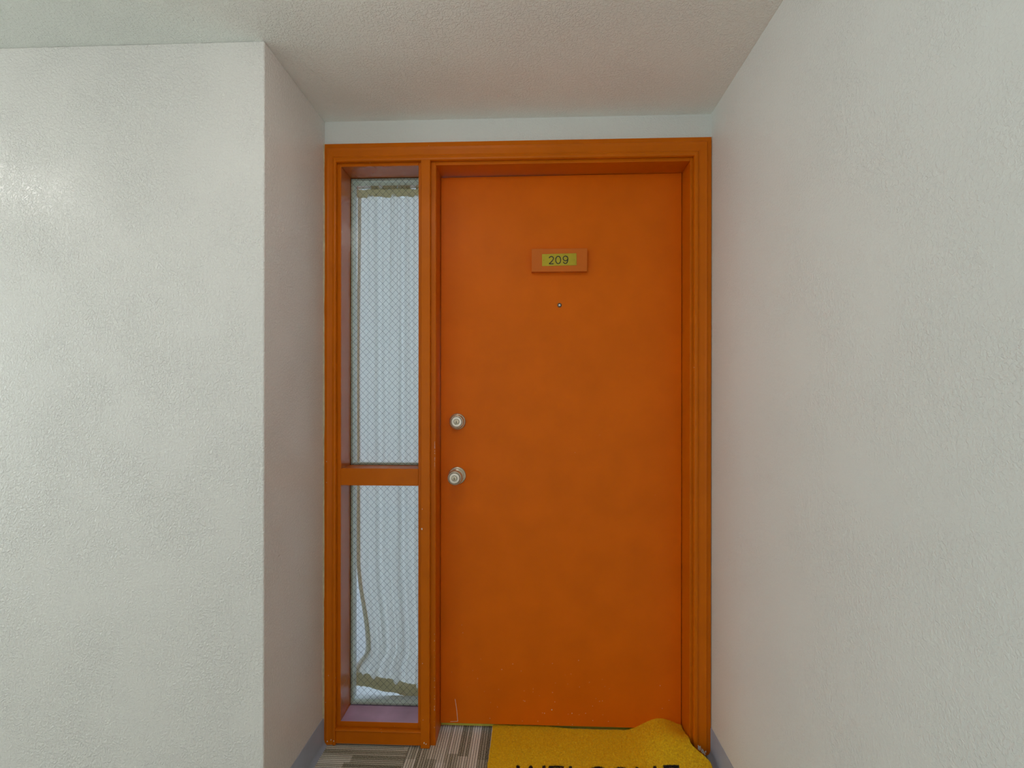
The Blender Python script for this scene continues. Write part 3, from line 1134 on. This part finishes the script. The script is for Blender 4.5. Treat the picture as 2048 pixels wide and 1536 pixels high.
P = vmat(U, Wv)
e = 1e-3
Tu = vmat(np.clip(U + e, 0, 1), Wv) - vmat(np.clip(U - e, 0, 1), Wv)
Tw = vmat(U, np.clip(Wv + e, 0, 1)) - vmat(U, np.clip(Wv - e, 0, 1))
Nn = np.cross(Tu, Tw)
Nn /= np.linalg.norm(Nn, axis=1)[:, None]
lean = rng.normal(0, 0.36, (NF, 3))
lean[:, 2] = 0
D = Nn + lean
D /= np.linalg.norm(D, axis=1)[:, None]
Ln = rng.uniform(0.0066, 0.0092, NF)
wd = rng.uniform(0.00035, 0.0006, NF)
ang = rng.random(NF) * 2 * np.pi
side = np.stack([np.cos(ang), np.sin(ang) * 0.6, np.zeros(NF)], 1)
tip = P + D * Ln[:, None]
# keep the tips clear of the jamb and the door
lim = np.where(P[:, 1] > -0.022, 0.5535, 0.6080)
tip[:, 0] = np.minimum(tip[:, 0], lim)
A = P - side * wd[:, None]
Bv = P + side * wd[:, None]
C_ = tip + side * (wd * 0.55)[:, None]
D_ = tip - side * (wd * 0.55)[:, None]
A[:, 0] = np.minimum(A[:, 0], lim)
Bv[:, 0] = np.minimum(Bv[:, 0], lim)
tone = np.clip(rng.normal(0.5, 0.24, NF), 0, 1)

which = letter_index(P[:, 0], P[:, 1])

# the dense tufted ground between the bristles, dyed black inside the letters
gu, gw = 330, 210
GU, GW = np.meshgrid(np.arange(gu + 1) / gu, np.arange(gw + 1) / gw)
G = vmat(GU.ravel(), GW.ravel())
G[:, 2] += 0.0046 + 0.0011 * rng.random(len(G))
gi = (np.arange(gw)[:, None] * (gu + 1) + np.arange(gu)[None, :]).ravel()
gf = np.stack([gi, gi + 1, gi + gu + 2, gi + gu + 1], 1)
me = bpy.data.meshes.new('tuft_base')
me.from_pydata(G.tolist(), [], gf.tolist())
me.materials.append(M['mat_under'])
me.materials.append(M['ink'])
gc = G[gf].mean(1)
me.polygons.foreach_set('material_index', (letter_index(gc[:, 0], gc[:, 1]) >= 0).astype(np.int32))
tb = link(bpy.data.objects.new('tuft_base', me), mat)
tb['kind'] = 'stuff'


def fibre_object(name, sel, mat_, parent):
    idx = np.nonzero(sel)[0]
    n = len(idx)
    co = np.stack([A[idx], Bv[idx], C_[idx], D_[idx]], 1).reshape(-1, 3)
    me = bpy.data.meshes.new(name)
    me.vertices.add(n * 4)
    me.vertices.foreach_set('co', co.astype(np.float32).ravel())
    me.loops.add(n * 4)
    me.loops.foreach_set('vertex_index', np.arange(n * 4, dtype=np.int32))
    me.polygons.add(n)
    me.polygons.foreach_set('loop_start', np.arange(0, n * 4, 4, dtype=np.int32))
    at = me.attributes.new('tone', 'FLOAT', 'POINT')
    # fibres are browner at the root and paler at the cut tip
    tt = np.stack([tone[idx] * .7, tone[idx] * .7, tone[idx], tone[idx]], 1).ravel()
    at.data.foreach_set('value', tt.astype(np.float32))
    me.update(calc_edges=True)
    me.validate()
    me.materials.append(mat_)
    return link(bpy.data.objects.new(name, me), parent)


pile = fibre_object('coir_pile', which < 0, M['fibre'], mat)
pile['kind'] = 'stuff'
pile['label'] = 'bristly mustard yellow coir pile'
for k, (ch, segs) in enumerate(letters):
    o = fibre_object('letter', which == k, M['fibre_black'], mat)
    o['kind'] = 'stuff'
    o['label'] = 'black bristle letter ' + ch

# ------------------------------------------------------------------ corridor ceiling lamps (out of view, they light the place)


def ceiling_lamp(x, y, strength, label):
    root = empty('ceiling_lamp')
    root.location = (x, y, ZC)
    tag(root, label, 'ceiling lamp', group='round corridor ceiling lamps')
    n = 32

    def lathe_z(prof):
        mb = MB()
        vs = [(r * math.cos(2 * PI * k / n), r * math.sin(2 * PI * k / n), z) for r, z in prof for k in range(n)]
        fs = [(i * n + k, i * n + (k + 1) % n, (i + 1) * n + (k + 1) % n, (i + 1) * n + k) for i in range(len(prof) - 1) for k in range(n)]
        fs.append(tuple((len(prof) - 1) * n + k for k in range(n)))
        return mb.add(vs, fs)
    build('lamp_base', lathe_z([(0.185, 0.0), (0.19, -0.012), (0.185, -0.024), (0.165, -0.028)]), M['lamp_base'], root, smooth=True)
    build('lamp_shade', lathe_z([(0.168, -0.020), (0.166, -0.045), (0.150, -0.070), (0.118, -0.090), (0.07, -0.102), (0.01, -0.106)]),
          emit_mat('lit_opal_glass', LAMP_COLOR, strength), root, smooth=True)


ceiling_lamp(-2.25, -1.18, LAMP_STRENGTH * 2.6, 'round opal ceiling lamp further down the corridor to the left')
ceiling_lamp(-0.35, -0.95, LAMP_STRENGTH * 1.2, 'round opal ceiling lamp added out of view as fill, straight in front of the orange door')  # lamp added to brighten the floor and doormat
